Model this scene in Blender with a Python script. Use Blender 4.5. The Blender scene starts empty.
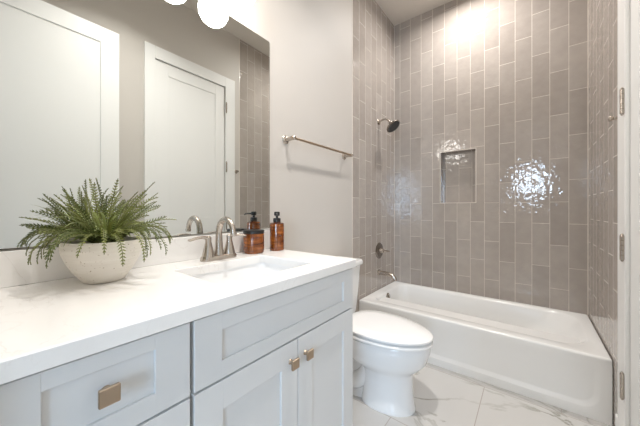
import bpy, bmesh, math, random
from mathutils import Vector, Matrix
random.seed(7)
scn = bpy.context.scene
COL = scn.collection
PI = math.pi

# ------------------------------------------------------------------ camera, light, exposure
cam_d = bpy.data.cameras.new('camera')
cam = bpy.data.objects.new('camera', cam_d)
COL.objects.link(cam)
cam.location = (1.1806, -2.8302, 1.1411)
cam.rotation_euler = (PI / 2, 0, 0.6661)
cam_d.sensor_fit = 'HORIZONTAL'
cam_d.sensor_width = 36.0
cam_d.lens = 267.39 / 640 * 36
cam_d.shift_y = -4.07 / 640
cam_d.clip_start = 0.01
scn.camera = cam

world = bpy.data.worlds.new('world')
scn.world = world
world.use_nodes = True
wb = world.node_tree.nodes['Background']
wb.inputs[0].default_value = (0.55, 0.75, 1.0, 1)
wb.inputs[1].default_value = 1.0

CEIL = 3.16
W = 1.524


def lamp(name, kind, loc, energy, color, rot=(0, 0, 0), **kw):
    l = bpy.data.lights.new(name, kind)
    l.energy = energy
    l.color = color
    for k, v in kw.items():
        setattr(l, k, v)
    o = bpy.data.objects.new(name, l)
    o.location = loc
    o.rotation_euler = rot
    COL.objects.link(o)
    return o


# daylight standing in the window of the room behind the doorway
lamp('window_daylight', 'AREA', (2.60, -6.42, 1.62), 150, (0.57, 0.77, 1.0), (PI / 2, 0, 0),
     shape='RECTANGLE', size=1.2, size_y=1.4)
lamp('window_daylight', 'AREA', (1.20, -6.42, 1.85), 23, (0.66, 0.82, 1.0), (PI / 2, 0, 0),
     shape='RECTANGLE', size=0.46, size_y=0.62)
TUB_CAN = (0.755, -0.40, CEIL)
ROOM_CAN = (0.80, -2.05, CEIL)
WARM = (1.0, 0.965, 0.925)
scn.view_settings.view_transform = 'Standard'
scn.view_settings.look = 'None'
scn.view_settings.gamma = 1.0
scn.view_settings.use_curve_mapping = False
scn.view_settings.exposure = -0.34
scn.cycles.use_denoising = True
scn.cycles.max_bounces = 12
scn.cycles.diffuse_bounces = 8
scn.cycles.glossy_bounces = 6
scn.cycles.sample_clamp_indirect = 8.0
CAN_TUB_W = 22.5
CAN_ROOM_W = 21
SHADE_E = 15.0


# ------------------------------------------------------------------ materials
def new_mat(name):
    m = bpy.data.materials.new(name)
    m.use_nodes = True
    nt = m.node_tree
    return m, nt, nt.nodes['Principled BSDF']


def node(nt, kind, **kw):
    n = nt.nodes.new(kind)
    for k, v in kw.items():
        if hasattr(n, k):
            setattr(n, k, v)
        else:
            n.inputs[k].default_value = v
    return n


def simple(name, col, rough=0.5, metal=0.0, noise=0.0, nscale=20, bump=0.0, bscale=60, coat=0.0, ior=None, spec=None):
    m, nt, b = new_mat(name)
    b.inputs['Base Color'].default_value = (*col, 1)
    b.inputs['Roughness'].default_value = rough
    b.inputs['Metallic'].default_value = metal
    b.inputs['Coat Weight'].default_value = coat
    if spec is not None:
        b.inputs['Specular IOR Level'].default_value = spec
    tc = node(nt, 'ShaderNodeTexCoord')
    if noise > 0:
        n = node(nt, 'ShaderNodeTexNoise')
        n.inputs['Scale'].default_value = nscale
        n.inputs['Detail'].default_value = 4
        mx = node(nt, 'ShaderNodeMix', data_type='RGBA')
        mx.inputs[6].default_value = (*[max(0, c * (1 - noise)) for c in col], 1)
        mx.inputs[7].default_value = (*[min(1, c * (1 + noise)) for c in col], 1)
        nt.links.new(tc.outputs['Object'], n.inputs['Vector'])
        nt.links.new(n.outputs['Fac'], mx.inputs[0])
        nt.links.new(mx.outputs[2], b.inputs['Base Color'])
    if bump > 0:
        n2 = node(nt, 'ShaderNodeTexNoise')
        n2.inputs['Scale'].default_value = bscale
        n2.inputs['Detail'].default_value = 3
        bp = node(nt, 'ShaderNodeBump')
        bp.inputs['Strength'].default_value = 0.5
        bp.inputs['Distance'].default_value = bump
        nt.links.new(tc.outputs['Object'], n2.inputs['Vector'])
        nt.links.new(n2.outputs['Fac'], bp.inputs['Height'])
        nt.links.new(bp.outputs['Normal'], b.inputs['Normal'])
    return m


def tile_mat(name, axis, u0, z0):
    """glossy handmade-look tiles set upright, half offset; axis = which object axis runs along the wall"""
    m, nt, b = new_mat(name)
    L = nt.links.new
    tc = node(nt, 'ShaderNodeTexCoord')
    sx = node(nt, 'ShaderNodeSeparateXYZ')
    L(tc.outputs['Object'], sx.inputs[0])
    au = node(nt, 'ShaderNodeMath', operation='SUBTRACT')
    L(sx.outputs[axis], au.inputs[0]); au.inputs[1].default_value = u0
    az = node(nt, 'ShaderNodeMath', operation='SUBTRACT')
    L(sx.outputs['Z'], az.inputs[0]); az.inputs[1].default_value = z0
    cb = node(nt, 'ShaderNodeCombineXYZ')
    L(az.outputs[0], cb.inputs['X']); L(au.outputs[0], cb.inputs['Y'])
    br = node(nt, 'ShaderNodeTexBrick')
    br.offset = 0.5; br.offset_frequency = 2; br.squash = 1.0
    br.inputs['Scale'].default_value = 1.0
    br.inputs['Brick Width'].default_value = 0.345
    br.inputs['Row Height'].default_value = 0.1126
    br.inputs['Mortar Size'].default_value = 0.0017
    br.inputs['Mortar Smooth'].default_value = 0.15
    br.inputs['Color1'].default_value = (0.0, 0.0, 0.0, 1)
    br.inputs['Color2'].default_value = (1.0, 1.0, 1.0, 1)
    br.inputs['Mortar'].default_value = (0.5, 0.5, 0.5, 1)
    L(cb.outputs[0], br.inputs['Vector'])
    tint = node(nt, 'ShaderNodeMix', data_type='RGBA')
    tint.inputs[6].default_value = (0.385, 0.342, 0.308, 1)
    tint.inputs[7].default_value = (0.45, 0.403, 0.367, 1)
    L(br.outputs['Color'], tint.inputs[0])
    # cloudy glaze
    nz = node(nt, 'ShaderNodeTexNoise')
    nz.inputs['Scale'].default_value = 14; nz.inputs['Detail'].default_value = 5
    L(tc.outputs['Object'], nz.inputs['Vector'])
    gl = node(nt, 'ShaderNodeMix', data_type='RGBA'); gl.blend_type = 'MULTIPLY'
    rmp = node(nt, 'ShaderNodeMapRange')
    rmp.inputs['To Min'].default_value = 0.86; rmp.inputs['To Max'].default_value = 1.12
    L(nz.outputs['Fac'], rmp.inputs['Value'])
    gl.inputs[0].default_value = 1.0
    L(tint.outputs[2], gl.inputs[6]); L(rmp.outputs[0], gl.inputs[7])
    gm = node(nt, 'ShaderNodeMix', data_type='RGBA')
    L(br.outputs['Fac'], gm.inputs[0]); L(gl.outputs[2], gm.inputs[6])
    gm.inputs[7].default_value = (0.72, 0.66, 0.60, 1)
    L(gm.outputs[2], b.inputs['Base Color'])
    rg = node(nt, 'ShaderNodeMapRange')
    rg.inputs['To Min'].default_value = 0.04; rg.inputs['To Max'].default_value = 0.7
    L(br.outputs['Fac'], rg.inputs['Value']); L(rg.outputs[0], b.inputs['Roughness'])
    b.inputs['Specular IOR Level'].default_value = 0.85
    # wavy glaze + recessed grout
    n1 = node(nt, 'ShaderNodeTexNoise')
    n1.inputs['Scale'].default_value = 24; n1.inputs['Detail'].default_value = 2
    n1.inputs['Roughness'].default_value = 0.5
    L(tc.outputs['Object'], n1.inputs['Vector'])
    b1 = node(nt, 'ShaderNodeBump')
    b1.inputs['Strength'].default_value = 1.0; b1.inputs['Distance'].default_value = 0.0022
    L(n1.outputs['Fac'], b1.inputs['Height'])
    b2 = node(nt, 'ShaderNodeBump'); b2.invert = True
    b2.inputs['Strength'].default_value = 0.6; b2.inputs['Distance'].default_value = 0.002
    L(br.outputs['Fac'], b2.inputs['Height']); L(b1.outputs['Normal'], b2.inputs['Normal'])
    L(b2.outputs['Normal'], b.inputs['Normal'])
    return m


def marble_mat(name, base, vein, scale, amount, grout=True, rough=0.2, fine=False):
    m, nt, b = new_mat(name)
    L = nt.links.new
    tc = node(nt, 'ShaderNodeTexCoord')
    mp = node(nt, 'ShaderNodeMapping')
    mp.inputs['Rotation'].default_value = (0, 0, 0.5)
    mp.inputs['Location'].default_value = (3.3, 1.7, 0.4)
    mp.inputs['Scale'].default_value = (1.0, 2.2, 1.0)
    L(tc.outputs['Object'], mp.inputs['Vector'])
    col_prev = None
    ws = node(nt, 'ShaderNodeTexNoise')
    ws.inputs['Scale'].default_value = scale; ws.inputs['Detail'].default_value = 7
    ws.inputs['Roughness'].default_value = 0.55; ws.inputs['Distortion'].default_value = 1.1
    L(mp.outputs[0], ws.inputs['Vector'])
    # ridge : |n-.5|
    s = node(nt, 'ShaderNodeMath', operation='SUBTRACT'); L(ws.outputs['Fac'], s.inputs[0]); s.inputs[1].default_value = 0.5
    a = node(nt, 'ShaderNodeMath', operation='ABSOLUTE'); L(s.outputs[0], a.inputs[0])
    r = node(nt, 'ShaderNodeMapRange')
    r.inputs['From Min'].default_value = 0.0; r.inputs['From Max'].default_value = 0.028 if not fine else 0.012
    r.inputs['To Min'].default_value = 1.0; r.inputs['To Max'].default_value = 0.0
    L(a.outputs[0], r.inputs['Value'])
    # patchy mask
    n2 = node(nt, 'ShaderNodeTexNoise'); n2.inputs['Scale'].default_value = scale * 1.3; n2.inputs['Detail'].default_value = 2
    L(tc.outputs['Object'], n2.inputs['Vector'])
    r2 = node(nt, 'ShaderNodeMapRange'); r2.inputs['From Min'].default_value = 0.42; r2.inputs['From Max'].default_value = 0.66
    L(n2.outputs['Fac'], r2.inputs['Value'])
    mu = node(nt, 'ShaderNodeMath', operation='MULTIPLY'); L(r.outputs[0], mu.inputs[0]); L(r2.outputs[0], mu.inputs[1])
    # soft clouds
    n3 = node(nt, 'ShaderNodeTexNoise'); n3.inputs['Scale'].default_value = scale * 0.9; n3.inputs['Detail'].default_value = 5
    n3.inputs['Distortion'].default_value = 0.8
    L(mp.outputs[0], n3.inputs['Vector'])
    r3 = node(nt, 'ShaderNodeMapRange'); r3.inputs['From Min'].default_value = 0.5; r3.inputs['From Max'].default_value = 0.78
    r3.inputs['To Max'].default_value = 0.5
    L(n3.outputs['Fac'], r3.inputs['Value'])
    ad = node(nt, 'ShaderNodeMath', operation='MAXIMUM'); L(mu.outputs[0], ad.inputs[0]); L(r3.outputs[0], ad.inputs[1])
    am = node(nt, 'ShaderNodeMath', operation='MULTIPLY'); L(ad.outputs[0], am.inputs[0]); am.inputs[1].default_value = amount
    mx = node(nt, 'ShaderNodeMix', data_type='RGBA')
    mx.inputs[6].default_value = (*base, 1); mx.inputs[7].default_value = (*vein, 1)
    L(am.outputs[0], mx.inputs[0])
    out = mx.outputs[2]
    if grout:
        mp2 = node(nt, 'ShaderNodeMapping')
        mp2.inputs['Location'].default_value = (-0.58, 1.44, 0)
        L(tc.outputs['Object'], mp2.inputs['Vector'])
        br = node(nt, 'ShaderNodeTexBrick'); br.offset = 0.5
        br.inputs['Scale'].default_value = 1; br.inputs['Brick Width'].default_value = 0.74
        br.inputs['Row Height'].default_value = 0.61; br.inputs['Mortar Size'].default_value = 0.0022
        br.inputs['Mortar Smooth'].default_value = 0.1
        L(mp2.outputs[0], br.inputs['Vector'])
        g = node(nt, 'ShaderNodeMix', data_type='RGBA')
        L(br.outputs['Fac'], g.inputs[0]); L(out, g.inputs[6]); g.inputs[7].default_value = (0.42, 0.38, 0.35, 1)
        out = g.outputs[2]
    L(out, b.inputs['Base Color'])
    b.inputs['Roughness'].default_value = rough
    return m


def brushed(name, col, rough=0.28):
    m, nt, b = new_mat(name)
    L = nt.links.new
    tc = node(nt, 'ShaderNodeTexCoord')
    mp = node(nt, 'ShaderNodeMapping'); mp.inputs['Scale'].default_value = (300, 300, 20)
    L(tc.outputs['Object'], mp.inputs['Vector'])
    n = node(nt, 'ShaderNodeTexNoise'); n.inputs['Scale'].default_value = 1; n.inputs['Detail'].default_value = 2
    L(mp.outputs[0], n.inputs['Vector'])
    r = node(nt, 'ShaderNodeMapRange'); r.inputs['To Min'].default_value = rough - 0.02; r.inputs['To Max'].default_value = rough + 0.03
    L(n.outputs['Fac'], r.inputs['Value']); L(r.outputs[0], b.inputs['Roughness'])
    b.inputs['Base Color'].default_value = (*col, 1)
    b.inputs['Metallic'].default_value = 1
    return m


def emit_mat(name, col, strength, base=(0.9, 0.9, 0.9)):
    m, nt, b = new_mat(name)
    b.inputs['Base Color'].default_value = (*base, 1)
    b.inputs['Emission Color'].default_value = (*col, 1)
    b.inputs['Emission Strength'].default_value = strength
    b.inputs['Roughness'].default_value = 0.25
    return m


def amber_mat(name):
    m, nt, b = new_mat(name)
    L = nt.links.new
    tc = node(nt, 'ShaderNodeTexCoord')
    mp = node(nt, 'ShaderNodeMapping'); mp.inputs['Scale'].default_value = (14, 14, 90)
    L(tc.outputs['Object'], mp.inputs['Vector'])
    n = node(nt, 'ShaderNodeTexNoise'); n.inputs['Scale'].default_value = 1; n.inputs['Detail'].default_value = 3
    L(mp.outputs[0], n.inputs['Vector'])
    mx = node(nt, 'ShaderNodeMix', data_type='RGBA')
    mx.inputs[6].default_value = (0.11, 0.022, 0.003, 1); mx.inputs[7].default_value = (0.46, 0.140, 0.024, 1)
    r = node(nt, 'ShaderNodeMapRange'); r.inputs['From Min'].default_value = 0.35; r.inputs['From Max'].default_value = 0.72
    L(n.outputs['Fac'], r.inputs['Value']); L(r.outputs[0], mx.inputs[0]); L(mx.outputs[2], b.inputs['Base Color'])
    b.inputs['Roughness'].default_value = 0.14
    b.inputs['Transmission Weight'].default_value = 0.25
    b.inputs['Coat Weight'].default_value = 0.4
    return m


def ceramic_bowl_mat(name):
    m, nt, b = new_mat(name)
    L = nt.links.new
    tc = node(nt, 'ShaderNodeTexCoord')
    mp = node(nt, 'ShaderNodeMapping'); mp.inputs['Scale'].default_value = (6, 6, 120)
    L(tc.outputs['Object'], mp.inputs['Vector'])
    n = node(nt, 'ShaderNodeTexNoise'); n.inputs['Scale'].default_value = 1; n.inputs['Detail'].default_value = 4
    L(mp.outputs[0], n.inputs['Vector'])
    sp = node(nt, 'ShaderNodeTexNoise'); sp.inputs['Scale'].default_value = 160; sp.inputs['Detail'].default_value = 1
    L(tc.outputs['Object'], sp.inputs['Vector'])
    r = node(nt, 'ShaderNodeMapRange'); r.inputs['From Min'].default_value = 0.68; r.inputs['From Max'].default_value = 0.76
    L(sp.outputs['Fac'], r.inputs['Value'])
    mx = node(nt, 'ShaderNodeMix', data_type='RGBA')
    mx.inputs[6].default_value = (0.70, 0.655, 0.58, 1); mx.inputs[7].default_value = (0.83, 0.795, 0.73, 1)
    L(n.outputs['Fac'], mx.inputs[0])
    m2 = node(nt, 'ShaderNodeMix', data_type='RGBA'); L(mx.outputs[2], m2.inputs[6]); m2.inputs[7].default_value = (0.4, 0.33, 0.25, 1)
    L(r.outputs[0], m2.inputs[0]); L(m2.outputs[2], b.inputs['Base Color'])
    bp = node(nt, 'ShaderNodeBump'); bp.inputs['Strength'].default_value = 0.8; bp.inputs['Distance'].default_value = 0.004
    L(n.outputs['Fac'], bp.inputs['Height']); L(bp.outputs['Normal'], b.inputs['Normal'])
    b.inputs['Roughness'].default_value = 0.6
    return m


M = {}
M['paint'] = simple('wall_paint', (0.58, 0.545, 0.505), 0.55, noise=0.015, nscale=3, bump=0.0006, bscale=220)
M['ceil'] = simple('ceiling_paint', (0.70, 0.655, 0.60), 0.7, bump=0.0006, bscale=200)
M['trimwhite'] = simple('trim_white', (0.84, 0.838, 0.825), 0.48, noise=0.01, nscale=5)
M['cabinet'] = simple('cabinet_paint', (0.69, 0.697, 0.70), 0.38, noise=0.01, nscale=6)
M['gap'] = simple('cabinet_inside', (0.25, 0.25, 0.25), 0.7, noise=0.02)
M['quartz'] = marble_mat('quartz', (0.86, 0.85, 0.835), (0.62, 0.58, 0.54), 3.2, 0.35, grout=False, rough=0.16, fine=True)
M['marble'] = marble_mat('marble_floor', (0.60, 0.59, 0.575), (0.26, 0.25, 0.205), 1.6, 0.9, grout=True, rough=0.22)
M['tile_back'] = tile_mat('tile_back', 'X', 0.066, 1.714 + 0.1725)
M['tile_left'] = tile_mat('tile_left', 'Y', -0.883, 2.10)
M['tile_right'] = tile_mat('tile_right', 'Y', -0.883, 1.93)
M['strip'] = simple('tile_edge_strip', (0.72, 0.66, 0.60), 0.35, noise=0.02)
M['enamel'] = simple('tub_enamel', (0.87, 0.87, 0.86), 0.2, noise=0.006, nscale=4)
M['china'] = simple('china', (0.86, 0.865, 0.87), 0.08, noise=0.006, nscale=4, coat=0.4)
M['seatplastic'] = simple('seat_plastic', (0.88, 0.88, 0.88), 0.2, noise=0.006, nscale=4)
M['nickel'] = brushed('brushed_nickel', (0.52, 0.465, 0.41), 0.25)
M['champagne'] = brushed('champagne_nickel', (0.47, 0.37, 0.28), 0.30)
M['darknickel'] = brushed('dark_nickel', (0.30, 0.265, 0.235), 0.25)
M['rubber'] = simple('nozzle_rubber', (0.05, 0.05, 0.05), 0.5, noise=0.5, nscale=260)
M['black'] = simple('black_plastic', (0.012, 0.011, 0.011), 0.3, noise=0.05)
M['amber'] = amber_mat('amber_glass')
M['pot'] = ceramic_bowl_mat('stoneware')
M['soil'] = simple('soil', (0.035, 0.028, 0.02), 0.9, noise=0.5, nscale=80, bump=0.01)
M['leafA'] = simple('leaf_deep', (0.088, 0.122, 0.024), 0.5, noise=0.3, nscale=50)
M['leafB'] = simple('leaf_mid', (0.215, 0.245, 0.058), 0.5, noise=0.3, nscale=50)
M['leafC'] = simple('leaf_pale', (0.40, 0.46, 0.18), 0.45, noise=0.25, nscale=40)
M['stem'] = simple('stem', (0.16, 0.17, 0.06), 0.6, noise=0.2)
M['shade'] = emit_mat('lit_glass_shade', (1.0, 0.965, 0.91), SHADE_E)
M['lens'] = emit_mat('lit_lens', (1.0, 0.93, 0.84), 3.0)
M['wood'] = simple('bedroom_floor', (0.36, 0.27, 0.19), 0.45, noise=0.25, nscale=9)
mm, nt_, bb = new_mat('mirror_silver')
bb.inputs['Base Color'].default_value = (0.79, 0.815, 0.80, 1)
bb.inputs['Metallic'].default_value = 1.0
bb.inputs['Roughness'].default_value = 0.0
M['mirror'] = mm


# ------------------------------------------------------------------ mesh helpers
class MB:
    def __init__(self):
        self.bm = bmesh.new()
        self.flat = self.bm.faces.layers.int.new('flat')
        self.mats = []
        self.mi = 0

    def mat(self, name):
        if name not in self.mats:
            self.mats.append(name)
        self.mi = self.mats.index(name)
        return self

    def _tag(self, faces):
        for f in faces:
            f.material_index = self.mi

    def box(self, x0, x1, y0, y1, z0, z1, bev=0.0, seg=2):
        t = bmesh.new()
        r = bmesh.ops.create_cube(t, size=1.0)
        for v in t.verts:
            v.co = Vector(((x0 + x1) / 2 + v.co.x * (x1 - x0), (y0 + y1) / 2 + v.co.y * (y1 - y0), (z0 + z1) / 2 + v.co.z * (z1 - z0)))
        if bev > 0:
            bmesh.ops.bevel(t, geom=t.edges[:], offset=bev, segments=seg, profile=0.5, affect='EDGES')
        return self._merge(t)

    def _merge(self, t, mtx=None):
        vm = {}
        for v in t.verts:
            vm[v] = self.bm.verts.new(mtx @ v.co if mtx else v.co)
        for f in t.faces:
            try:
                nf = self.bm.faces.new([vm[v] for v in f.verts])
                nf.material_index = self.mi
                nf[self.flat] = 1
            except ValueError:
                pass
        t.free()
        return self

    def quad(self, *pts):
        f = self.bm.faces.new([self.bm.verts.new(p) for p in pts])
        f.material_index = self.mi
        return self

    def loft(self, loops, cap0=True, cap1=True, closed=True):
        rows = [[self.bm.verts.new(p) for p in lp] for lp in loops]
        n = len(rows[0])
        for a, b in zip(rows, rows[1:]):
            for i in range(n if closed else n - 1):
                j = (i + 1) % n
                f = self.bm.faces.new((a[i], a[j], b[j], b[i]))
                f.material_index = self.mi
        if cap0:
            self._tag([self.bm.faces.new(rows[0][::-1])])
        if cap1:
            self._tag([self.bm.faces.new(rows[-1])])
        return self

    def lathe(self, prof, c=(0, 0, 0), axis=(0, 0, 1), n=40, cap0=True, cap1=True):
        """prof = [(radius, height)] around an axis through c"""
        ax = Vector(axis).normalized()
        q = Vector((0, 0, 1)).rotation_difference(ax)
        loops = []
        for r, h in prof:
            loops.append([Vector(c) + q @ Vector((r * math.cos(2 * PI * i / n), r * math.sin(2 * PI * i / n), h)) for i in range(n)])
        return self.loft(loops, cap0, cap1)

    def tube(self, pts, rad, n=14, flat=None, cap=True):
        """sweep of circles (or ellipses: flat = list of (a, b) radii) along points"""
        P = [Vector(p) for p in pts]
        loops = []
        up = None
        for i, p in enumerate(P):
            t = (P[min(i + 1, len(P) - 1)] - P[max(i - 1, 0)]).normalized()
            if up is None:
                up = Vector((0, 0, 1)) if abs(t.z) < 0.9 else Vector((1, 0, 0))
                if abs(t.z) >= 0.9 and abs(t.x) > 0.4:
                    up = Vector((0, 1, 0))
            s = t.cross(up).normalized()
            up = s.cross(t).normalized()
            r = rad[i] if isinstance(rad, (list, tuple)) else rad
            a, b = (flat[i] if flat else (r, r))
            loops.append([p + s * (a * math.cos(2 * PI * k / n)) + up * (b * math.sin(2 * PI * k / n)) for k in range(n)])
        return self.loft(loops, cap, cap)

    def build(self, name, mats=None, parent=None, smooth=True, angle=35):
        if mats is None:
            mats = self.mats
        elif isinstance(mats, str):
            mats = [mats]
        bm = self.bm
        bmesh.ops.recalc_face_normals(bm, faces=bm.faces[:])
        if parent is not None:
            w = Vector(parent.location)
            p = parent.parent
            while p is not None:
                w += Vector(p.location); p = p.parent
            bmesh.ops.translate(bm, verts=bm.verts[:], vec=-w)
        for f in bm.faces:
            f.smooth = smooth and not f[self.flat]
        bm.faces.layers.int.remove(self.flat)
        me = bpy.data.meshes.new(name)
        bm.to_mesh(me)
        bm.free()
        for k in mats:
            me.materials.append(M[k])
        if smooth:
            flags = [p.use_smooth for p in me.polygons]
            me.set_sharp_from_angle(angle=math.radians(angle))
            me.polygons.foreach_set('use_smooth', flags)
        o = bpy.data.objects.new(name, me)
        COL.objects.link(o)
        if parent is not None:
            o.parent = parent
        return o


def thing(name, label, cat, loc=(0, 0, 0), group=None):
    o = bpy.data.objects.new(name, None)
    o.empty_display_size = 0.05
    COL.objects.link(o)
    o.location = loc
    o['label'] = label
    o['category'] = cat
    if group:
        o['group'] = group
    return o


def tag(o, label, cat, group=None):
    o['label'] = label
    o['category'] = cat
    if group:
        o['group'] = group
    return o


def struct(o):
    o['kind'] = 'structure'
    return o


def rrect(x0, x1, y0, y1, r, nc=8, ns=6):
    """rounded rectangle points, counter clockwise, always 4*(nc+ns) of them"""
    if not isinstance(r, (list, tuple)):
        r = [r] * 4
    cs = [(x1 - r[0], y0 + r[0], -PI / 2, r[0]), (x1 - r[1], y1 - r[1], 0, r[1]), (x0 + r[2], y1 - r[2], PI / 2, r[2]), (x0 + r[3], y0 + r[3], PI, r[3])]
    arcs = []
    for cx, cy, a0, rr in cs:
        arcs.append([(cx + rr * math.cos(a0 + PI / 2 * i / nc), cy + rr * math.sin(a0 + PI / 2 * i / nc)) for i in range(nc + 1)])
    pts = []
    for k in range(4):
        pts += arcs[k]
        p, q = arcs[k][-1], arcs[(k + 1) % 4][0]
        for i in range(1, ns):
            t = i / ns
            pts.append((p[0] + (q[0] - p[0]) * t, p[1] + (q[1] - p[1]) * t))
    return pts


def bez(p0, p1, p2, p3, n=12):
    out = []
    for i in range(n + 1):
        t = i / n
        out.append(Vector(p0) * (1 - t) ** 3 + Vector(p1) * 3 * t * (1 - t) ** 2 + Vector(p2) * 3 * t * t * (1 - t) + Vector(p3) * t ** 3)
    return out


# ------------------------------------------------------------------ the room shell
REAR = -2.895
TILE_Y = -0.883
DY0, DY1, DTOP = -1.815, -1.075, 2.52      # closet door opening in the right wall
EX0, EX1 = 0.60, 1.375                     # entry doorway in the rear wall
NX0, NX1, NZ0, NZ1, ND = 0.482, 0.784, 1.203, 1.698, 0.09

b = MB(); b.box(-0.1, W + 0.1, REAR - 0.12, 0.1, -0.08, 0.0)
struct(b.build('floor', 'marble', smooth=False))
b = MB(); b.box(-0.1, W + 0.1, REAR - 0.12, 0.1, CEIL, CEIL + 0.08)
struct(b.build('ceiling', 'ceil', smooth=False))

b = MB(); b.box(-0.1, 0, REAR, TILE_Y, 0, CEIL)
struct(b.build('wall_left', 'paint', smooth=False))
b = MB(); b.box(-0.1, 0, TILE_Y, 0.1, 0, CEIL)
struct(b.build('wall_tub_left', 'tile_left', smooth=False))

# back wall with the shower niche cut into it
b = MB(); b.mat('tile_back')
x0, x1 = 0, W
b.box(x0, NX0, 0, 0.12, 0, CEIL); b.box(NX1, x1, 0, 0.12, 0, CEIL)
b.box(NX0, NX1, 0, 0.12, 0, NZ0); b.box(NX0, NX1, 0, 0.12, NZ1, CEIL)
b.box(NX0, NX1, ND, 0.12, NZ0, NZ1)
struct(b.build('wall_back', None, smooth=False))
# light edge strips around the niche
b = MB(); e = 0.007
b.box(NX0 - e, NX0, -0.0025, 0.012, NZ0 - e, NZ1 + e); b.box(NX1, NX1 + e, -0.0025, 0.012, NZ0 - e, NZ1 + e)
b.box(NX0, NX1, -0.0025, 0.012, NZ0 - e, NZ0); b.box(NX0, NX1, -0.0025, 0.012, NZ1, NZ1 + e)
struct(b.build('trim_1', 'strip', smooth=False))
# thin strips where the tile stops and in the corners
b = MB(); b.box(-0.004, 0.0025, TILE_Y - 0.009, TILE_Y, 0.0, CEIL)
struct(b.build('trim_2', 'strip', smooth=False))
b = MB(); b.box(W - 0.0025, W + 0.004, TILE_Y - 0.009, TILE_Y, 0.0, CEIL)
struct(b.build('trim_3', 'strip', smooth=False))
b = MB()
for xx, s in ((0, 1), (W, -1)):
    xa, xb = sorted((xx, xx + s * 0.0035))
    b.box(xa, xb, -0.0035, 0.0, 0.345, CEIL)
struct(b.build('trim_4', 'strip', smooth=False))

b = MB()
b.box(W, W + 0.12, REAR, DY0, 0, CEIL); b.box(W, W + 0.12, DY1, TILE_Y, 0, CEIL)
b.box(W, W + 0.12, DY0, DY1, DTOP, CEIL); b.box(W + 0.06, W + 0.12, DY0, DY1, 0, DTOP)
struct(b.build('wall_right', 'paint', smooth=False))
b = MB(); b.box(W, W + 0.12, TILE_Y, 0.1, 0, CEIL)
struct(b.build('wall_tub_right', 'tile_right', smooth=False))

# rear wall with the entry doorway the camera stands in
b = MB()
b.box(-0.1, EX0, REAR - 0.12, REAR, 0, CEIL); b.box(EX1, W + 0.12, REAR - 0.12, REAR, 0, CEIL)
b.box(EX0, EX1, REAR - 0.12, REAR, 2.53, CEIL)
struct(b.build('wall_front', 'paint', smooth=False))

# casing of the closet door
b = MB()
cw, ct = 0.092, 0.018
b.box(W - ct, W, DY0 - cw + 0.012, DY0 + 0.008, 0, DTOP + 0.105, 0.003)
b.box(W - ct, W, DY1 - 0.008, DY1 + cw + 0.022, 0, DTOP + 0.105, 0.003)
b.box(W - ct - 0.001, W, DY0 + 0.008, DY1 - 0.008, DTOP - 0.006, DTOP + 0.105, 0.003)
struct(b.build('trim_5', 'trimwhite'))
# casing of the entry doorway, bathroom side
b = MB()
b.box(EX0 - 0.003, EX0 + 0.014, REAR - 0.12, REAR, 0, 2.53); b.box(EX1 - 0.012, EX1 + 0.003, REAR - 0.12, REAR, 0, 2.53)
b.box(EX0, EX1, REAR - 0.12, REAR, 2.518, 2.533)
b.box(EX1 + 0.045, EX1 + 0.105, REAR, REAR + 0.012, 0, 2.62)
struct(b.build('trim_6', 'trimwhite'))

# baseboards
b = MB(); b.box(0, 0.014, -1.79, TILE_Y - 0.01, 0, 0.135, 0.004)
struct(b.build('baseboard_left', 'trimwhite'))
b = MB(); b.box(W - 0.014, W, DY1 + cw + 0.023, TILE_Y - 0.01, 0, 0.135, 0.004); 
struct(b.build('baseboard_right', 'trimwhite'))
b = MB(); b.box(W - 0.014, W, REAR + 0.012, DY0 - cw + 0.01, 0, 0.135, 0.004)
struct(b.build('baseboard_right_rear', 'trimwhite'))


def panel_door(b, xa, xb, y0, y1, z0, z1, side=0.115, top=0.115, mid=(0.88, 1.05), bot=0.2, rec=0.006):
    """two-panel shaker slab; thickness along x"""
    b.box(xa + rec, xb - rec, y0 + side - 0.005, y1 - side + 0.005, z0 + bot - 0.005, z1 - top + 0.005)
    b.box(xa, xb, y0, y0 + side, z0, z1, 0.0015, 1); b.box(xa, xb, y1 - side, y1, z0, z1, 0.0015, 1)
    b.box(xa, xb, y0 + side, y1 - side, z1 - top, z1); b.box(xa, xb, y0 + side, y1 - side, z0, z0 + bot)
    b.box(xa, xb, y0 + side, y1 - side, mid[0], mid[1])


# closet door (closed, hinged on the tub side)
b = MB(); panel_door(b, W - 0.002, W + 0.034, DY0 + 0.012, DY1 - 0.012, 0.012, DTOP - 0.0095)
closet = struct(b.build('door_1', 'trimwhite'))
for hz in (2.28, 1.615, 0.97, 0.36):
    h = MB()
    h.mat('nickel')
    for k in range(5):
        h.lathe([(0.0065, 0), (0.0075, 0.001), (0.0075, 0.0205), (0.0065, 0.0215)], (W - 0.0245, DY1 - 0.003, hz - 0.054 + k * 0.0217), n=14)
    h.lathe([(0.004, 0), (0.006, 0.002), (0.003, 0.008)], (W - 0.0245, DY1 - 0.003, hz + 0.0545), n=12)
    h.lathe([(0.003, 0), (0.006, 0.006), (0.004, 0.008)], (W - 0.0245, DY1 - 0.003, hz - 0.062), n=12)
    h.box(W - 0.0215, W - 0.0005, DY1 - 0.004, DY1 - 0.0015, hz - 0.054, hz + 0.054)
    h.build('hinge', None, closet)
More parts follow.
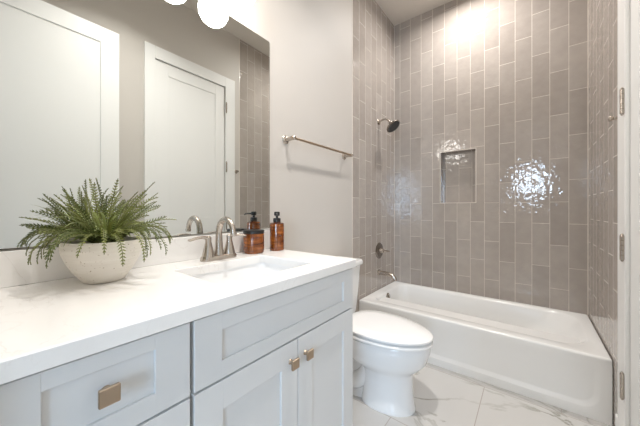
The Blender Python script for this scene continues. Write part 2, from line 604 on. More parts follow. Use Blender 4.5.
# open entry door leaf, swung back along the right wall
b = MB(); panel_door(b, 1.380, 1.416, -2.882, -2.118, 0.012, 2.515, side=0.118, top=0.115, mid=(0.88, 1.065))
leaf = struct(b.build('door_2', 'trimwhite'))
k = MB(); k.mat('nickel')
for s_, xx in ((-1, 1.380), (1, 1.416)):
    k.lathe([(0.029, 0), (0.030, 0.003), (0.026, 0.007), (0.010, 0.009), (0.009, 0.036)], (xx, -2.195, 0.93), (s_, 0, 0), 28)
    k.tube([(xx + s_ * 0.034, -2.192, 0.93), (xx + s_ * 0.037, -2.23, 0.93), (xx + s_ * 0.036, -2.30, 0.93)], [0.009, 0.008, 0.007])
k.build('door_handle', None, leaf)

# the bright room behind the doorway (only its daylight reaches the bathroom)
BY = -6.5
b = MB(); b.box(-1.6, 3.4, BY - 0.1, REAR - 0.12, -0.08, 0.0); struct(b.build('floor_bedroom', 'wood', smooth=False))
b = MB(); b.box(-1.6, 3.4, BY - 0.1, REAR - 0.12, CEIL, CEIL + 0.08); struct(b.build('ceiling_bedroom', 'ceil', smooth=False))
b = MB(); b.box(-1.7, -1.6, BY - 0.1, REAR - 0.12, 0, CEIL); struct(b.build('wall_bedroom_left', 'paint', smooth=False))
b = MB(); b.box(3.4, 3.5, BY - 0.1, REAR - 0.12, 0, CEIL); struct(b.build('wall_bedroom_right', 'paint', smooth=False))
b = MB(); b.box(-1.6, -0.1, REAR - 0.12, REAR - 0.02, 0, CEIL); b.box(W + 0.12, 3.4, REAR - 0.12, REAR - 0.02, 0, CEIL)
struct(b.build('wall_bedroom_near', 'paint', smooth=False))
b = MB(); wz0, wz1 = 0.9, 2.35
WINS = ((0.94, 1.46, 1.50, 2.20), (1.98, 3.22, 0.90, 2.34))
xs = [-1.6] + [v for w_ in WINS for v in w_[:2]] + [3.4]
for k_ in range(0, len(xs), 2):
    b.box(xs[k_], xs[k_ + 1], BY - 0.1, BY, 0, CEIL)
for a0, a1, c0, c1 in WINS:
    b.box(a0, a1, BY - 0.1, BY, 0, c0); b.box(a0, a1, BY - 0.1, BY, c1, CEIL)
struct(b.build('wall_bedroom_far', 'paint', smooth=False))
for k_, (a0, a1, c0, c1) in enumerate(WINS):
    b = MB(); fr = 0.04
    b.box(a0, a0 + fr, BY - 0.08, BY - 0.03, c0, c1); b.box(a1 - fr, a1, BY - 0.08, BY - 0.03, c0, c1)
    b.box(a0, a1, BY - 0.08, BY - 0.03, c0, c0 + fr); b.box(a0, a1, BY - 0.08, BY - 0.03, c1 - fr, c1)
    struct(b.build('window_%d' % (k_ + 1), 'trimwhite', smooth=False))

# ------------------------------------------------------------------ bathtub
TY, TZ = -0.776, 0.347
tub = thing('bathtub', 'white alcove bathtub filling the tiled niche between three tile walls', 'bathtub', (W / 2, TY / 2, 0))
g = 0.003
X0, X1, Y0, Y1 = g, W - g, TY, -g


def L3(pts, z):
    return [(p[0], p[1], z) for p in pts]


b = MB()
loops = [
    L3(rrect(X0, X1, Y0, Y1, 0.004), 0.312),
    L3(rrect(X0, X1, Y0, Y1, 0.004), TZ - 0.016),
    L3(rrect(X0, X1, Y0, Y1, 0.004), TZ - 0.012),
    L3(rrect(X0 + 0.001, X1 - 0.001, Y0 + 0.0015, Y1 - 0.001, 0.005), TZ - 0.006),
    L3(rrect(X0 + 0.003, X1 - 0.003, Y0 + 0.005, Y1 - 0.003, 0.006), TZ - 0.002),
    L3(rrect(X0 + 0.006, X1 - 0.006, Y0 + 0.011, Y1 - 0.006, 0.008), TZ),
    L3(rrect(X0 + 0.010, X1 - 0.010, Y0 + 0.016, Y1 - 0.010, 0.008), TZ),
    L3(rrect(0.085, W - 0.062, Y0 + 0.088, -0.048, [0.16, 0.16, 0.075, 0.075]), TZ - 0.001),
    L3(rrect(0.092, W - 0.072, Y0 + 0.098, -0.057, [0.16, 0.16, 0.08, 0.08]), TZ - 0.006),
    L3(rrect(0.098, W - 0.088, Y0 + 0.106, -0.066, [0.16, 0.16, 0.085, 0.085]), TZ - 0.022),
    L3(rrect(0.105, W - 0.15, Y0 + 0.113, -0.075, [0.155, 0.155, 0.09, 0.09]), TZ - 0.09),
    L3(rrect(0.117, W - 0.25, Y0 + 0.122, -0.088, [0.15, 0.15, 0.09, 0.09]), TZ - 0.18),
    L3(rrect(0.135, W - 0.34, Y0 + 0.14, -0.105, [0.14, 0.14, 0.09, 0.09]), TZ - 0.245),
    L3(rrect(0.17, W - 0.41, Y0 + 0.175, -0.14, [0.12, 0.12, 0.08, 0.08]), TZ - 0.272),
    L3(rrect(0.26, W - 0.5, Y0 + 0.25, -0.22, [0.08, 0.08, 0.06, 0.06]), TZ - 0.279),
]
b.loft(loops, cap0=False, cap1=True)
b.build('basin', 'enamel', tub, angle=60)
# apron with a shallow recessed field and a kick strip
b = MB()


def Fr(pts, y, dep=0.0):
    return [(p[0], y + dep * max(0.0, (0.312 - p[1]) / 0.25), p[1]) for p in pts]


b.loft([
    Fr(rrect(X0, X1, 0.0, 0.312, 0.001), Y0 + 0.30),
    Fr(rrect(X0, X1, 0.0, 0.312, 0.001), Y0 + 0.001),
    Fr(rrect(X0 + 0.001, X1 - 0.001, 0.0, 0.312, 0.001), Y0),
    Fr(rrect(0.045, W - 0.045, 0.050, 0.3115, [0.085, 0.004, 0.004, 0.085]), Y0),
    Fr(rrect(0.050, W - 0.050, 0.055, 0.3115, [0.082, 0.004, 0.004, 0.082]), Y0, 0.002),
    Fr(rrect(0.066, W - 0.066, 0.070, 0.3115, [0.074, 0.004, 0.004, 0.074]), Y0, 0.013),
    Fr(rrect(0.074, W - 0.074, 0.078, 0.3115, [0.070, 0.004, 0.004, 0.070]), Y0, 0.0155),
], cap0=False, cap1=True)
b.build('apron', 'enamel', tub, angle=22)
b = MB(); b.mat('nickel')
b.lathe([(0.038, 0.0), (0.038, 0.006), (0.033, 0.010), (0.020, 0.012), (0.016, 0.010)], (0.098, -0.395, 0.292), (1, 0, 0.10), 32)
b.mat('nickel').box(0.107, 0.113, -0.398, -0.392, 0.272, 0.312, 0.002)
b.build('overflow_plate', None, tub)
b = MB(); b.lathe([(0.034, 0), (0.034, 0.004), (0.026, 0.007), (0.010, 0.012)], (0.30, -0.395, TZ - 0.279), n=28)
b.build('drain', 'nickel', tub)

# ------------------------------------------------------------------ tub and shower fittings (left tile wall)
FY = -0.388
t = thing('shower_fixture', 'round brushed metal shower head on a curved arm, left tile wall', 'shower head', (0, FY, 2.0))
b = MB(); b.lathe([(0.028, 0), (0.029, 0.003), (0.022, 0.010), (0.010, 0.013)], (0, FY, 2.0), (1, 0, 0), 28)
b.build('flange', 'nickel', t)
arm = bez((0.005, FY, 2.0), (0.07, FY, 2.035), (0.10, FY, 2.01), (0.120, FY, 1.972), 14)
b = MB(); b.tube(arm, 0.0095); b.build('shower_arm', 'nickel', t)
hd = Vector((0.62, -0.05, -0.78)).normalized()
hc = Vector((0.118, FY, 1.975))
b = MB(); b.lathe([(0.010, -0.004), (0.017, 0.004), (0.017, 0.018), (0.014, 0.026), (0.030, 0.034), (0.062, 0.044), (0.071, 0.050), (0.072, 0.062), (0.066, 0.066)], hc, hd, 40)
hb = b.build('head', 'darknickel', t)
b = MB(); b.mat('rubber').lathe([(0.064, 0.0655), (0.060, 0.069), (0.02, 0.0695)], hc, hd, 40)
b.build('spray_face', None, hb)

VZ = 0.728
t = thing('shower_valve', 'round dark nickel valve plate with lever, above the tub spout', 'valve', (0, FY + 0.01, VZ))
b = MB(); b.lathe([(0.078, 0), (0.079, 0.004), (0.072, 0.010), (0.045, 0.013), (0.03, 0.014)], (0, FY + 0.01, VZ), (1, 0, 0), 44)
b.build('valve_plate', 'darknickel', t)
b = MB(); b.lathe([(0.028, 0.012), (0.026, 0.03), (0.021, 0.045), (0.012, 0.05)], (0, FY + 0.01, VZ), (1, 0, 0), 28)
b.tube([(0.032, FY + 0.01, VZ), (0.05, FY + 0.035, VZ - 0.003), (0.062, FY + 0.075, VZ - 0.008), (0.068, FY + 0.10, VZ - 0.012)], [0.012, 0.011, 0.009, 0.006])
b.build('lever', 'nickel', t)

SZ = 0.512
t = thing('tub_spout', 'curved brushed nickel tub spout over the tub overflow', 'spout', (0, FY, SZ))
b = MB(); sp = bez((0.0, FY, SZ), (0.09, FY, SZ + 0.002), (0.160, FY, SZ + 0.006), (0.172, FY, SZ - 0.052), 16)
b.tube(sp, [0.024, 0.022] + [0.020] * 11 + [0.0185, 0.018, 0.0175, 0.017], n=20)
b.build('spout_body', 'nickel', t)
b = MB(); b.lathe([(0.031, 0), (0.031, 0.004), (0.025, 0.009)], (0, FY, SZ), (1, 0, 0), 28); b.build('flange', 'nickel', t)

# ------------------------------------------------------------------ vanity cabinets
VY1 = -1.794           # tub side end
XF = 0.555             # face of doors and drawer fronts
ZC = 0.919             # top of the counter


def shaker(b, y0, y1, z0, z1, side, top, bot, th=0.02, rec=0.007):
    xa, xb = XF - th, XF
    b.box(xa, xb - rec, y0 + side - 0.004, y1 - side + 0.004, z0 + bot - 0.004, z1 - top + 0.004)
    b.box(xa, xb, y0, y0 + side, z0, z1, 0.0015, 2); b.box(xa, xb, y1 - side, y1, z0, z1, 0.0015, 2)
    b.box(xa, xb, y0 + side - 0.001, y1 - side + 0.001, z1 - top, z1, 0.0015, 2)
    b.box(xa, xb, y0 + side - 0.001, y1 - side + 0.001, z0, z0 + bot, 0.0015, 2)


def square_knob(y, z, parent, s=0.016):
    b = MB()
    b.lathe([(0.009, 0), (0.007, 0.004), (0.0065, 0.014), (0.010, 0.020)], (XF, y, z), (1, 0, 0), 18)
    b.box(XF + 0.0185, XF + 0.0275, y - s, y + s, z - s, z + s, 0.0022, 2)
    return b.build('knob', 'champagne', parent)


def carcass(y0, y1, parent, open_top=False):
    b = MB(); b.mat('cabinet')
    xb = XF - 0.0215
    b.box(0.004, xb, y0, y0 + 0.018, 0.1, 0.8825); b.box(0.004, xb, y1 - 0.018, y1, 0.0, 0.8825)
    b.box(0.004, xb, y0 + 0.018, y1 - 0.018, 0.1, 0.118); b.box(0.004, 0.012, y0 + 0.018, y1 - 0.018, 0.118, 0.8825)
    b.box(xb - 0.02, xb, y0 + 0.018, y1 - 0.018, 0.84, 0.8825)
    b.box(xb - 0.02, xb, y0 + 0.018, y1 - 0.018, 0.675, 0.715)
    b.box(xb - 0.02, xb, y0 + 0.018, y0 + 0.045, 0.118, 0.8825); b.box(xb - 0.02, xb, y1 - 0.045, y1 - 0.018, 0.118, 0.8825)
    b.box(0.46, 0.475, y0, y1 - 0.018, 0.0, 0.1)
    return b.build('carcass', None, parent)


sc_y0 = -2.521
t = thing('sink_cabinet', 'white shaker sink cabinet with two doors under the basin, next to toilet', 'cabinet', (0.28, (sc_y0 + VY1) / 2, 0))
carcass(sc_y0, VY1 - 0.001, t)
b = MB(); shaker(b, -2.516, VY1 - 0.002, 0.703, 0.875, 0.074, 0.046, 0.046); b.build('false_front', 'cabinet', t)
mid = (-2.516 + VY1 - 0.002) / 2
b = MB(); shaker(b, -2.516, mid - 0.0017, 0.105, 0.697, 0.076, 0.076, 0.076); d = b.build('door', 'cabinet', t)
square_knob(mid - 0.037, 0.634, d)
b = MB(); shaker(b, mid + 0.0017, VY1 - 0.002, 0.105, 0.697, 0.076, 0.076, 0.076); d = b.build('door', 'cabinet', t)
square_knob(mid + 0.037, 0.634, d)

dy0, dy1 = -2.888, -2.526
t = thing('drawer_cabinet', 'white shaker drawer cabinet under the potted fern end of counter', 'cabinet', (0.28, (dy0 + dy1) / 2, 0))
carcass(dy0, dy1 + 0.004, t)
for z0, z1, tp, bt in ((0.703, 0.875, 0.033, 0.046), (0.408, 0.697, 0.06, 0.06), (0.105, 0.402, 0.06, 0.06)):
    b = MB(); shaker(b, -2.842, dy1, z0, z1, 0.074, tp, bt)
    d = b.build('drawer', 'cabinet', t)
    square_knob(-2.684, (z0 + z1) / 2 + (0.012 if z0 > 0.7 else 0), d, 0.0165)
b = MB(); b.box(XF - 0.021, XF - 0.003, dy0, -2.846, 0.105, 0.8825); b.build('filler_strip', 'cabinet', t)

# countertop with a cut-out for the basin
SX0, SX1, SY0, SY1 = 0.163, 0.478, -2.398, -1.986
CX1, CY0, CY1 = 0.574, REAR + 0.002, -1.797
b = MB()
zt, zb = ZC, ZC - 0.034
outer = rrect(0.001, CX1, CY0, CY1, 0.004)
outer2 = rrect(0.001, CX1 - 0.0025, CY0, CY1 - 0.0025, 0.004)
hole = rrect(SX0, SX1, SY0, SY1, 0.022)
b.loft([L3(hole, zb), L3(hole, zt - 0.003), L3(rrect(SX0 - 0.002, SX1 + 0.002, SY0 - 0.002, SY1 + 0.002, 0.023), zt), L3(outer2, zt), L3(outer, zt - 0.0025), L3(outer, zb), L3(hole, zb)], False, False)
o = b.build('countertop', 'quartz', angle=30)
tag(o, 'white quartz countertop with faint grey veins spanning both vanity cabinets', 'countertop')
b = MB(); b.box(0.001, 0.019, CY0, CY1, ZC + 0.0004, 1.0215, 0.002)
tag(b.build('backsplash', 'quartz'), 'low white quartz backsplash strip under the mirror', 'backsplash')

# undermount basin
b = MB()
e = 0.006
b.loft([
    L3(rrect(SX0 - 0.018, SX1 + 0.018, SY0 - 0.018, SY1 + 0.018, 0.05), zb - 0.014),
    L3(rrect(SX0 - 0.018, SX1 + 0.018, SY0 - 0.018, SY1 + 0.018, 0.05), zb - 0.0006),
    L3(rrect(SX0 - e, SX1 + e, SY0 - e, SY1 + e, 0.04), zb - 0.0006),
    L3(rrect(SX0 - e, SX1 + e, SY0 - e, SY1 + e, 0.04), zb - 0.01),
    L3(rrect(SX0 + 0.012, SX1 - 0.012, SY0 + 0.02, SY1 - 0.02, 0.045), zb - 0.08),
    L3(rrect(SX0 + 0.032, SX1 - 0.032, SY0 + 0.045, SY1 - 0.045, 0.05), zb - 0.118),
    L3(rrect(SX0 + 0.07, SX1 - 0.07, SY0 + 0.09, SY1 - 0.09, 0.05), zb - 0.130),
    L3(rrect(SX0 + 0.13, SX1 - 0.13, SY0 + 0.18, SY1 - 0.18, 0.02), zb - 0.133),
], cap0=False, cap1=True)
t = thing('sink_basin', 'white rectangular undermount sink basin set in the quartz countertop', 'sink', (0.32, -2.19, zb - 0.14))
b.build('bowl', 'china', t, angle=60)
b = MB(); b.lathe([(0.024, 0), (0.024, 0.003), (0.017, 0.005), (0.006, 0.010)], ((SX0 + SX1) / 2, (SY0 + SY1) / 2, zb - 0.1335), n=26)
b.build('drain', 'nickel', t)

# ------------------------------------------------------------------ faucet
fx, fy = 0.094, -2.173
t = thing('faucet', 'brushed nickel two-handle faucet behind the sink basin', 'faucet', (fx, fy, ZC))
b = MB()
b.loft([L3(rrect(fx - 0.028, fx + 0.028, fy - 0.083, fy + 0.083, 0.026), ZC + 0.0005), L3(rrect(fx - 0.028, fx + 0.028, fy - 0.083, fy + 0.083, 0.026), ZC + 0.012),
        L3(rrect(fx - 0.024, fx + 0.024, fy - 0.079, fy + 0.079, 0.022), ZC + 0.019), L3(rrect(fx - 0.014, fx + 0.014, fy - 0.07, fy + 0.07, 0.013), ZC + 0.022)])
b.build('base_plate', 'nickel', t)
b = MB()
pts = [Vector((fx, fy, ZC + 0.018)), Vector((fx - 0.001, fy, ZC + 0.05)), Vector((fx - 0.002, fy, ZC + 0.09))] + bez((fx - 0.002, fy, ZC + 0.11), (fx - 0.002, fy, ZC + 0.198), (fx + 0.098, fy, ZC + 0.198), (fx + 0.108, fy, ZC + 0.118), 18)
rad = [0.023, 0.0175, 0.0150] + [0.0140 - 0.0026 * i / 18 for i in range(19)]
b.tube(pts, rad, n=20)
b.lathe([(0.0118, 0), (0.0128, 0.004), (0.0128, 0.012), (0.0118, 0.014)], (fx + 0.1085, fy, ZC + 0.108), n=20)
b.build('spout', 'nickel', t)
for s in (-1, 1):
    b = MB()
    hy = fy + s * 0.0508
    b.lathe([(0.027, 0.016), (0.0235, 0.034), (0.017, 0.060), (0.0125, 0.082), (0.013, 0.094), (0.0125, 0.101), (0.006, 0.106)], (fx, hy, ZC), n=24)
    L_ = bez((fx, hy, ZC + 0.096), (fx, hy + s * 0.025, ZC + 0.107), (fx + 0.001, hy + s * 0.05, ZC + 0.101), (fx + 0.003, hy + s * 0.083, ZC + 0.094), 12)
    fl = [(0.011 - 0.003 * math.sin(PI * i / 12) + (0.001 if i > 9 else 0), 0.0085 - 0.0035 * i / 12) for i in range(13)]
    b.tube(L_, 0.01, flat=fl, n=16)
    b.build('handle', 'nickel', t)

# ------------------------------------------------------------------ mirror
MZ0, MZ1, MY0, MY1 = 1.0265, 2.101, REAR + 0.03, -1.80
b = MB()


def Mx(pts, x):
    return [(x, p[0], p[1]) for p in pts]


b.loft([Mx(rrect(MY0, MY1, MZ0, MZ1, 0.012), 0.001), Mx(rrect(MY0, MY1, MZ0, MZ1, 0.012), 0.0045),
        [(0.006 + 0.0125 * (MY1 - p[0]), p[0], p[1]) for p in rrect(MY0 + 0.003, MY1 - 0.003, MZ0 + 0.003, MZ1 - 0.003, 0.010)]])   # hangs a touch off the wall at the door end
o = b.build('vanity_mirror', 'mirror', angle=5)
tag(o, 'large frameless wall mirror above the countertop', 'mirror')

# ------------------------------------------------------------------ vanity light
t = thing('vanity_light', 'vanity wall light with white glass globe shades above the mirror', 'light', (0, -2.29, 2.34))
b = MB()
b.loft([Mx(rrect(-2.40, -2.18, 2.28, 2.40, 0.02), 0.001), Mx(rrect(-2.40, -2.18, 2.28, 2.40, 0.02), 0.016), Mx(rrect(-2.394, -2.186, 2.286, 2.394, 0.016), 0.022)])
b.tube([(0.05, -2.53, 2.34), (0.05, -2.05, 2.34)], 0.009)
b.tube([(0.018, -2.29, 2.34), (0.05, -2.29, 2.34)], 0.012)
b.build('wall_plate', 'nickel', t)
for yy in (-2.082, -2.29, -2.498):
    b = MB()
    b.tube([(0.05, yy, 2.34)] + bez((0.07, yy, 2.345), (0.105, yy, 2.345), (0.122, yy, 2.33), (0.122, yy, 2.295), 8), 0.008)
    b.lathe([(0.010, 0.05), (0.024, 0.045), (0.027, 0.015), (0.027, 0.0)], (0.122, yy, 2.24), n=28)
    a = b.build('arm', 'nickel', t)
    b = MB()
    prof = [(0.024, 0.0), (0.034, -0.004), (0.054, -0.018), (0.068, -0.042), (0.074, -0.070), (0.071, -0.098), (0.058, -0.124), (0.040, -0.140), (0.02, -0.148), (0.004, -0.150)]
    b.lathe(prof, (0.122, yy, 2.239), n=36)
    b.build('glass_shade', 'shade', a)

# ------------------------------------------------------------------ recessed ceiling lights
for (px, py, pz), en, sp, lab in ((TUB_CAN, CAN_TUB_W, 165, 'recessed ceiling light above the bathtub'), (ROOM_CAN, CAN_ROOM_W, 118, 'recessed ceiling light in front of the vanity')):
    t = thing('recessed_light', lab, 'ceiling light', (px, py, pz))
    b = MB(); b.lathe([(0.088, 0), (0.088, -0.003), (0.080, -0.007), (0.068, -0.006), (0.066, -0.001)], (px, py, pz - 0.0005), n=44, cap1=False)
    b.build('trim_ring', 'trimwhite', t)
    b = MB(); b.lathe([(0.064, 0), (0.064, -0.002), (0.03, -0.0028)], (px, py, pz - 0.0006), n=40)
    b.build('lens', 'lens', t)
    lp = lamp('recessed_lamp', 'AREA', (0, 0, -0.012), en, WARM, shape='DISK', size=0.12)
    lp.data.spread = math.radians(sp)
    lp.parent = t

# ------------------------------------------------------------------ towel bar on the painted wall
t = thing('towel_bar', 'brushed nickel towel bar on the painted wall between mirror and tub', 'towel bar', (0, -1.345, 1.565))
TBX = 0.072
for yy in (-1.672, -1.018):
    b = MB(); b.lathe([(0.026, 0), (0.027, 0.004), (0.022, 0.010), (0.013, 0.014), (0.0115, 0.055), (0.0125, TBX + 0.008), (0.009, TBX + 0.012)], (0, yy, 1.565), (1, 0, 0), 26)
    b.build('post', 'nickel', t)
b = MB(); b.tube([(TBX, -1.690, 1.565), (TBX, -1.000, 1.565)], 0.0078, n=16); b.build('bar', 'champagne', t)

# robe hook on the opposite wall
hy, hz = -0.936, 1.578
t = thing('robe_hook', 'small nickel robe hook on the strip between closet casing and tile', 'hook', (W, hy, hz))
b = MB(); b.lathe([(0.021, 0), (0.022, 0.004), (0.015, 0.008)], (W, hy, hz), (-1, 0, 0), 26); b.build('flange', 'nickel', t)
b = MB(); b.lathe([(0.008, 0.005), (0.0075, 0.026), (0.012, 0.031), (0.0135, 0.038), (0.010, 0.043)], (W, hy, hz), (-1, 0, 0.05), 22); b.build('peg', 'nickel', t)

# ------------------------------------------------------------------ toilet
TYC = -1.322
toilet = thing('toilet', 'white two-piece elongated toilet with closed lid between vanity and tub', 'toilet', (0.4, TYC, 0))


def egg(xr, xf, hw, z, n=56, e=2.0, split=0.42):
    """plan outline: xr rear x, xf front x, half width hw"""
    xc = xr + (xf - xr) * split
    out = []
    for i in range(n):
        a = 2 * PI * i / n
        c, s = math.cos(a), math.sin(a)
        rx = (xf - xc) if c > 0 else (xc - xr)
        ee = e if c > 0 else 2.6
        out.append((xc + rx * math.copysign(abs(c) ** (2 / ee), c), TYC + hw * math.copysign(abs(s) ** (2 / ee), s), z))
    return out


b = MB()
b.loft([
    egg(0.36, 0.672, 0.122, 0.0), egg(0.36, 0.672, 0.122, 0.012), egg(0.365, 0.666, 0.117, 0.03), egg(0.37, 0.660, 0.112, 0.09),
    egg(0.37, 0.657, 0.110, 0.15), egg(0.365, 0.657, 0.111, 0.198), egg(0.34, 0.664, 0.121, 0.217), egg(0.28, 0.698, 0.150, 0.245),
    egg(0.21, 0.732, 0.171, 0.285), egg(0.16, 0.752, 0.180, 0.345), egg(0.145, 0.754, 0.181, 0.375), egg(0.150, 0.749, 0.177, 0.386)])
# narrower foot behind the pedestal
b.loft([egg(0.10, 0.47, 0.098, 0.0), egg(0.10, 0.47, 0.098, 0.015), egg(0.11, 0.47, 0.078, 0.03), egg(0.12, 0.46, 0.066, 0.12), egg(0.12, 0.45, 0.064, 0.26), egg(0.12, 0.45, 0.09, 0.34)])
# trapway bulge on both flanks
for s in (-1, 1):
    pts = bez((0.42, TYC + s * 0.058, 0.22), (0.36, TYC + s * 0.066, 0.04), (0.27, TYC + s * 0.066, 0.03), (0.22, TYC + s * 0.06, 0.24), 14)
    b.tube(pts, [0.03 + 0.02 * math.sin(PI * i / 14) for i in range(15)], n=16)
# shelf that carries the tank
b.box(0.03, 0.30, TYC - 0.165, TYC + 0.165, 0.325, 0.384, 0.02, 3)
b.build('bowl', 'china', toilet, angle=60)
b = MB()
b.loft([egg(0.27, 0.718, 0.145, 0.3865, split=0.40), egg(0.27, 0.718, 0.145, 0.3945, split=0.40), egg(0.243, 0.763, 0.188, 0.395, split=0.40), egg(0.241, 0.766, 0.191, 0.400, split=0.40), egg(0.241, 0.766, 0.191, 0.408, split=0.40), egg(0.245, 0.761, 0.186, 0.413, split=0.40)])
b.build('seat', 'seatplastic', toilet, angle=50)
b = MB()
b.loft([egg(0.27, 0.713, 0.140, 0.4135, split=0.40), egg(0.27, 0.713, 0.140, 0.4245, split=0.40), egg(0.243, 0.764, 0.189, 0.425, split=0.40), egg(0.241, 0.767, 0.191, 0.429, split=0.40), egg(0.242, 0.766, 0.190, 0.437, split=0.40), egg(0.252, 0.753, 0.178, 0.445, split=0.40), egg(0.30, 0.67, 0.12, 0.449, split=0.40)])
lid = b.build('lid', 'seatplastic', toilet, angle=40)
for s in (-1, 1):
    b = MB()
    b.lathe([(0.013, -0.022), (0.0145, -0.018), (0.0145, 0.018), (0.013, 0.022)], (0.243, TYC + s * 0.075, 0.412), (0, 1, 0), 18)
    b.build('hinge_cap', 'seatplastic', lid)
b = MB()


def tk(hw, xa, xb, z, r=0.03):
    return L3(rrect(xa, xb, TYC - hw, TYC + hw, r), z)


b.loft([tk(0.170, 0.022, 0.190, 0.385), tk(0.182, 0.018, 0.198, 0.42), tk(0.197, 0.013, 0.210, 0.58), tk(0.210, 0.010, 0.216, 0.738)])
b.build('tank', 'china', toilet, angle=50)
b = MB()
b.loft([tk(0.219, 0.008, 0.222, 0.7385), tk(0.228, 0.006, 0.230, 0.746, 0.034), tk(0.228, 0.006, 0.230, 0.764, 0.034), tk(0.222, 0.010, 0.224, 0.774, 0.03)])
b.build('tank_lid', 'china', toilet, angle=50)
b = MB(); b.lathe([(0.014, 0), (0.015, 0.006), (0.010, 0.012)], (0.2135, TYC - 0.150, 0.69), (1, 0, 0), 18)
b.tube([(0.224, TYC - 0.150, 0.69), (0.232, TYC - 0.12, 0.686), (0.235, TYC - 0.075, 0.680)], [0.006, 0.006, 0.005])
b.build('flush_lever', 'nickel', toilet)

# ------------------------------------------------------------------ amber jar and bottle
jx, jy = 0.079, -1.972
t = thing('candle_jar', 'short wide amber glass jar with black lid beside the faucet', 'jar', (jx, jy, ZC))
b = MB(); b.lathe([(0.046, 0.0005), (0.0505, 0.004), (0.0515, 0.012), (0.0515, 0.095), (0.0495, 0.099)], (jx, jy, ZC), n=44)
b.build('glass_body', 'amber', t)
b = MB(); b.lathe([(0.0515, 0.0995), (0.0525, 0.1005), (0.0525, 0.113), (0.0505, 0.116), (0.020, 0.1165)], (jx, jy, ZC), n=44)
b.build('lid', 'black', t)
bx, by = 0.104, -1.837
t = thing('soap_bottle', 'tall amber soap bottle with black pump at the counter corner', 'soap dispenser', (bx, by, ZC))
b = MB(); b.lathe([(0.034, 0.0005), (0.0375, 0.004), (0.0385, 0.010), (0.0385, 0.139), (0.0365, 0.146), (0.028, 0.149), (0.015, 0.151)], (bx, by, ZC), n=44)
b.build('glass_body', 'amber', t)
b = MB()
b.lathe([(0.0195, 0.151), (0.0200, 0.153), (0.0200, 0.170), (0.018, 0.173), (0.007, 0.1735), (0.007, 0.184), (0.0145, 0.186), (0.0155, 0.190), (0.0155, 0.203), (0.013, 0.207)], (bx, by, ZC), n=28)
pump = b.build('pump', 'black', t)
nd = Vector((0.74, -0.67, 0))
c0 = Vector((bx, by, ZC + 0.196))
b = MB(); b.tube([c0, c0 + nd * 0.03, c0 + nd * 0.048 + Vector((0, 0, -0.002)), c0 + nd * 0.054 + Vector((0, 0, -0.008))], [0.006, 0.005, 0.0045, 0.004])
b.build('nozzle', 'black', pump)

# ------------------------------------------------------------------ potted fern
pcx, pcy = 0.136, -2.590
fern = thing('potted_fern', 'green fern in a cream stoneware bowl on the countertop', 'potted plant', (pcx, pcy, ZC))
b = MB()
b.lathe([(0.046, 0.0005), (0.052, 0.003), (0.057, 0.010), (0.074, 0.034), (0.090, 0.064), (0.100, 0.092), (0.1025, 0.111), (0.101, 0.122), (0.0985, 0.126), (0.095, 0.124), (0.094, 0.110), (0.089, 0.088)],
        (pcx, pcy, ZC), n=64, cap1=False)
b.build('bowl', 'pot', fern, angle=60)
b = MB(); b.lathe([(0.0905, 0.102), (0.06, 0.108), (0.01, 0.110)], (pcx, pcy, ZC), n=40, cap0=False); b.build('soil', 'soil', fern)


def clampx(p):
    lim = 0.028
    if p.x < lim + 0.03:
        d = lim + 0.03 - p.x
        p.x = lim + 0.03 * math.exp(-d / 0.03)
    return p


def path(az, el, length, droop, n, start_r=0.02, z0=0.112):
    """polyline that leaves the bowl at azimuth az, elevation el and bends over"""
    p = Vector((pcx + math.cos(az) * start_r, pcy + math.sin(az) * start_r, ZC + z0))
    out = []
    wob = random.uniform(-0.35, 0.35)
    for i in range(n + 1):
        t = i / n
        out.append(clampx(p.copy()))
        e_ = el - droop * t ** 1.5
        a_ = az + wob * t
        p = p + Vector((math.cos(a_) * math.cos(e_), math.sin(a_) * math.cos(e_), math.sin(e_))) * (length / n)
        # keep clear of the bowl wall and of the counter
        rr = math.hypot(p.x - pcx, p.y - pcy)
        if rr < 0.110 and p.z < ZC + 0.134 and i > 2:
            p.z = ZC + 0.134
        if p.z < ZC + 0.02:
            p.z = ZC + 0.02
    return out


def frond(az, el, length, droop, mat, width, roll):
    n = int(length / 0.0088)
    P = path(az, el, length, droop, n)
    b = MB(); b.mat('stem')
    b.tube(P[::3] + [P[-1]], 0.0011, n=5)
    b.mat(mat)
    for i in range(3, n):
        t = i / n
        tg = (P[min(i + 1, n)] - P[i - 1]).normalized()
        sd = tg.cross(Vector((0, 0, 1)))
        if sd.length < 0.05:
            sd = Vector((-math.sin(az), math.cos(az), 0))
        sd.normalize()
        up = sd.cross(tg).normalized()
        sd, up = sd * math.cos(roll) + up * math.sin(roll), up * math.cos(roll) - sd * math.sin(roll)
        wl = width * (math.sin(PI * (0.16 + 0.80 * t)) ** 0.6) * random.uniform(0.88, 1.1)
        for s in (-1, 1):
            d = (sd * s * 0.86 + tg * 0.55 + up * random.uniform(0.0, 0.22)).normalized()
            q = P[i]
            w = 0.0027
            a1 = q + d * wl * 0.4 + tg * w
            a2 = q + d * wl * 0.4 - tg * w
            mdl = q + d * wl * 0.45 - up * 0.001
            tip = q + d * wl + tg * 0.001
            for v in (a1, a2, mdl, tip):
                clampx(v)
            vs = [b.bm.verts.new(v) for v in (q, a2, mdl, a1, tip)]
            for tri in ((0, 1, 2), (0, 2, 3), (1, 4, 2), (2, 4, 3)):
                f = b.bm.faces.new([vs[k] for k in tri]); f.material_index = b.mi
    return b.build('frond', None, fern)


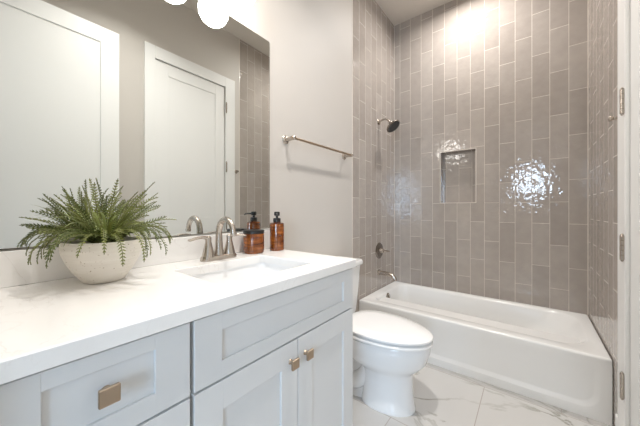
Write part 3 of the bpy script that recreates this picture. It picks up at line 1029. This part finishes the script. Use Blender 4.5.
def blade(az, el, length, droop, mat, width):
    n = 14
    P = path(az, el, length, droop, n)
    b = MB()
    rows = []
    for i in range(n + 1):
        t = i / n
        tg = (P[min(i + 1, n)] - P[max(i - 1, 0)]).normalized()
        sd = tg.cross(Vector((0, 0, 1)))
        if sd.length < 0.05:
            sd = Vector((-math.sin(az), math.cos(az), 0))
        sd.normalize()
        up = sd.cross(tg).normalized()
        w = width * max(0.05, math.sin(PI * (0.1 + 0.9 * t)) ** 0.8)
        rows.append([clampx(P[i] + sd * w + up * w * 0.35), P[i].copy(), clampx(P[i] - sd * w + up * w * 0.35)])
    b.loft(rows, False, False, closed=False)
    return b.build('leaf', mat, fern)


for i in range(96):
    az = 2 * PI * (i * 0.618034 % 1.0) + random.uniform(-0.15, 0.15)
    tier = i % 6
    if tier == 0:
        el, ln, dr = random.uniform(1.15, 1.5), random.uniform(0.19, 0.235), random.uniform(0.1, 0.6)
    elif tier == 1:
        el, ln, dr = random.uniform(0.9, 1.2), random.uniform(0.185, 0.23), random.uniform(0.3, 1.0)
    elif tier == 2:
        el, ln, dr = random.uniform(0.65, 0.95), random.uniform(0.165, 0.215), random.uniform(0.3, 1.0)
    elif tier == 3:
        el, ln, dr = random.uniform(0.45, 0.65), random.uniform(0.155, 0.20), random.uniform(0.6, 1.2)
    else:
        el, ln, dr = random.uniform(0.6, 0.9), random.uniform(0.21, 0.255), random.uniform(2.1, 2.9)
    ln *= 1 - 0.2 * max(0.0, -math.sin(az))
    frond(az, el, ln, dr, ('leafA', 'leafB', 'leafA', 'leafB', 'leafB')[random.randrange(5)], random.uniform(0.0125, 0.0155), random.uniform(-1.1, 1.1) if tier < 4 else random.uniform(-0.6, 0.6))
for i in range(44):
    az = 2 * PI * (i * 0.618034 % 1.0) + random.uniform(-0.3, 0.3)
    blade(az, random.uniform(0.8, 1.4), random.uniform(0.12, 0.20), random.uniform(0.5, 2.4), ('leafC', 'leafB', 'leafC')[i % 3], random.uniform(0.0032, 0.0055))
for i in range(18):
    az = 2 * PI * (i * 0.618034 % 1.0) + random.uniform(-0.3, 0.3)
    blade(az, random.uniform(0.6, 1.1), random.uniform(0.085, 0.12), random.uniform(1.0, 2.2), 'leafC', random.uniform(0.007, 0.010))
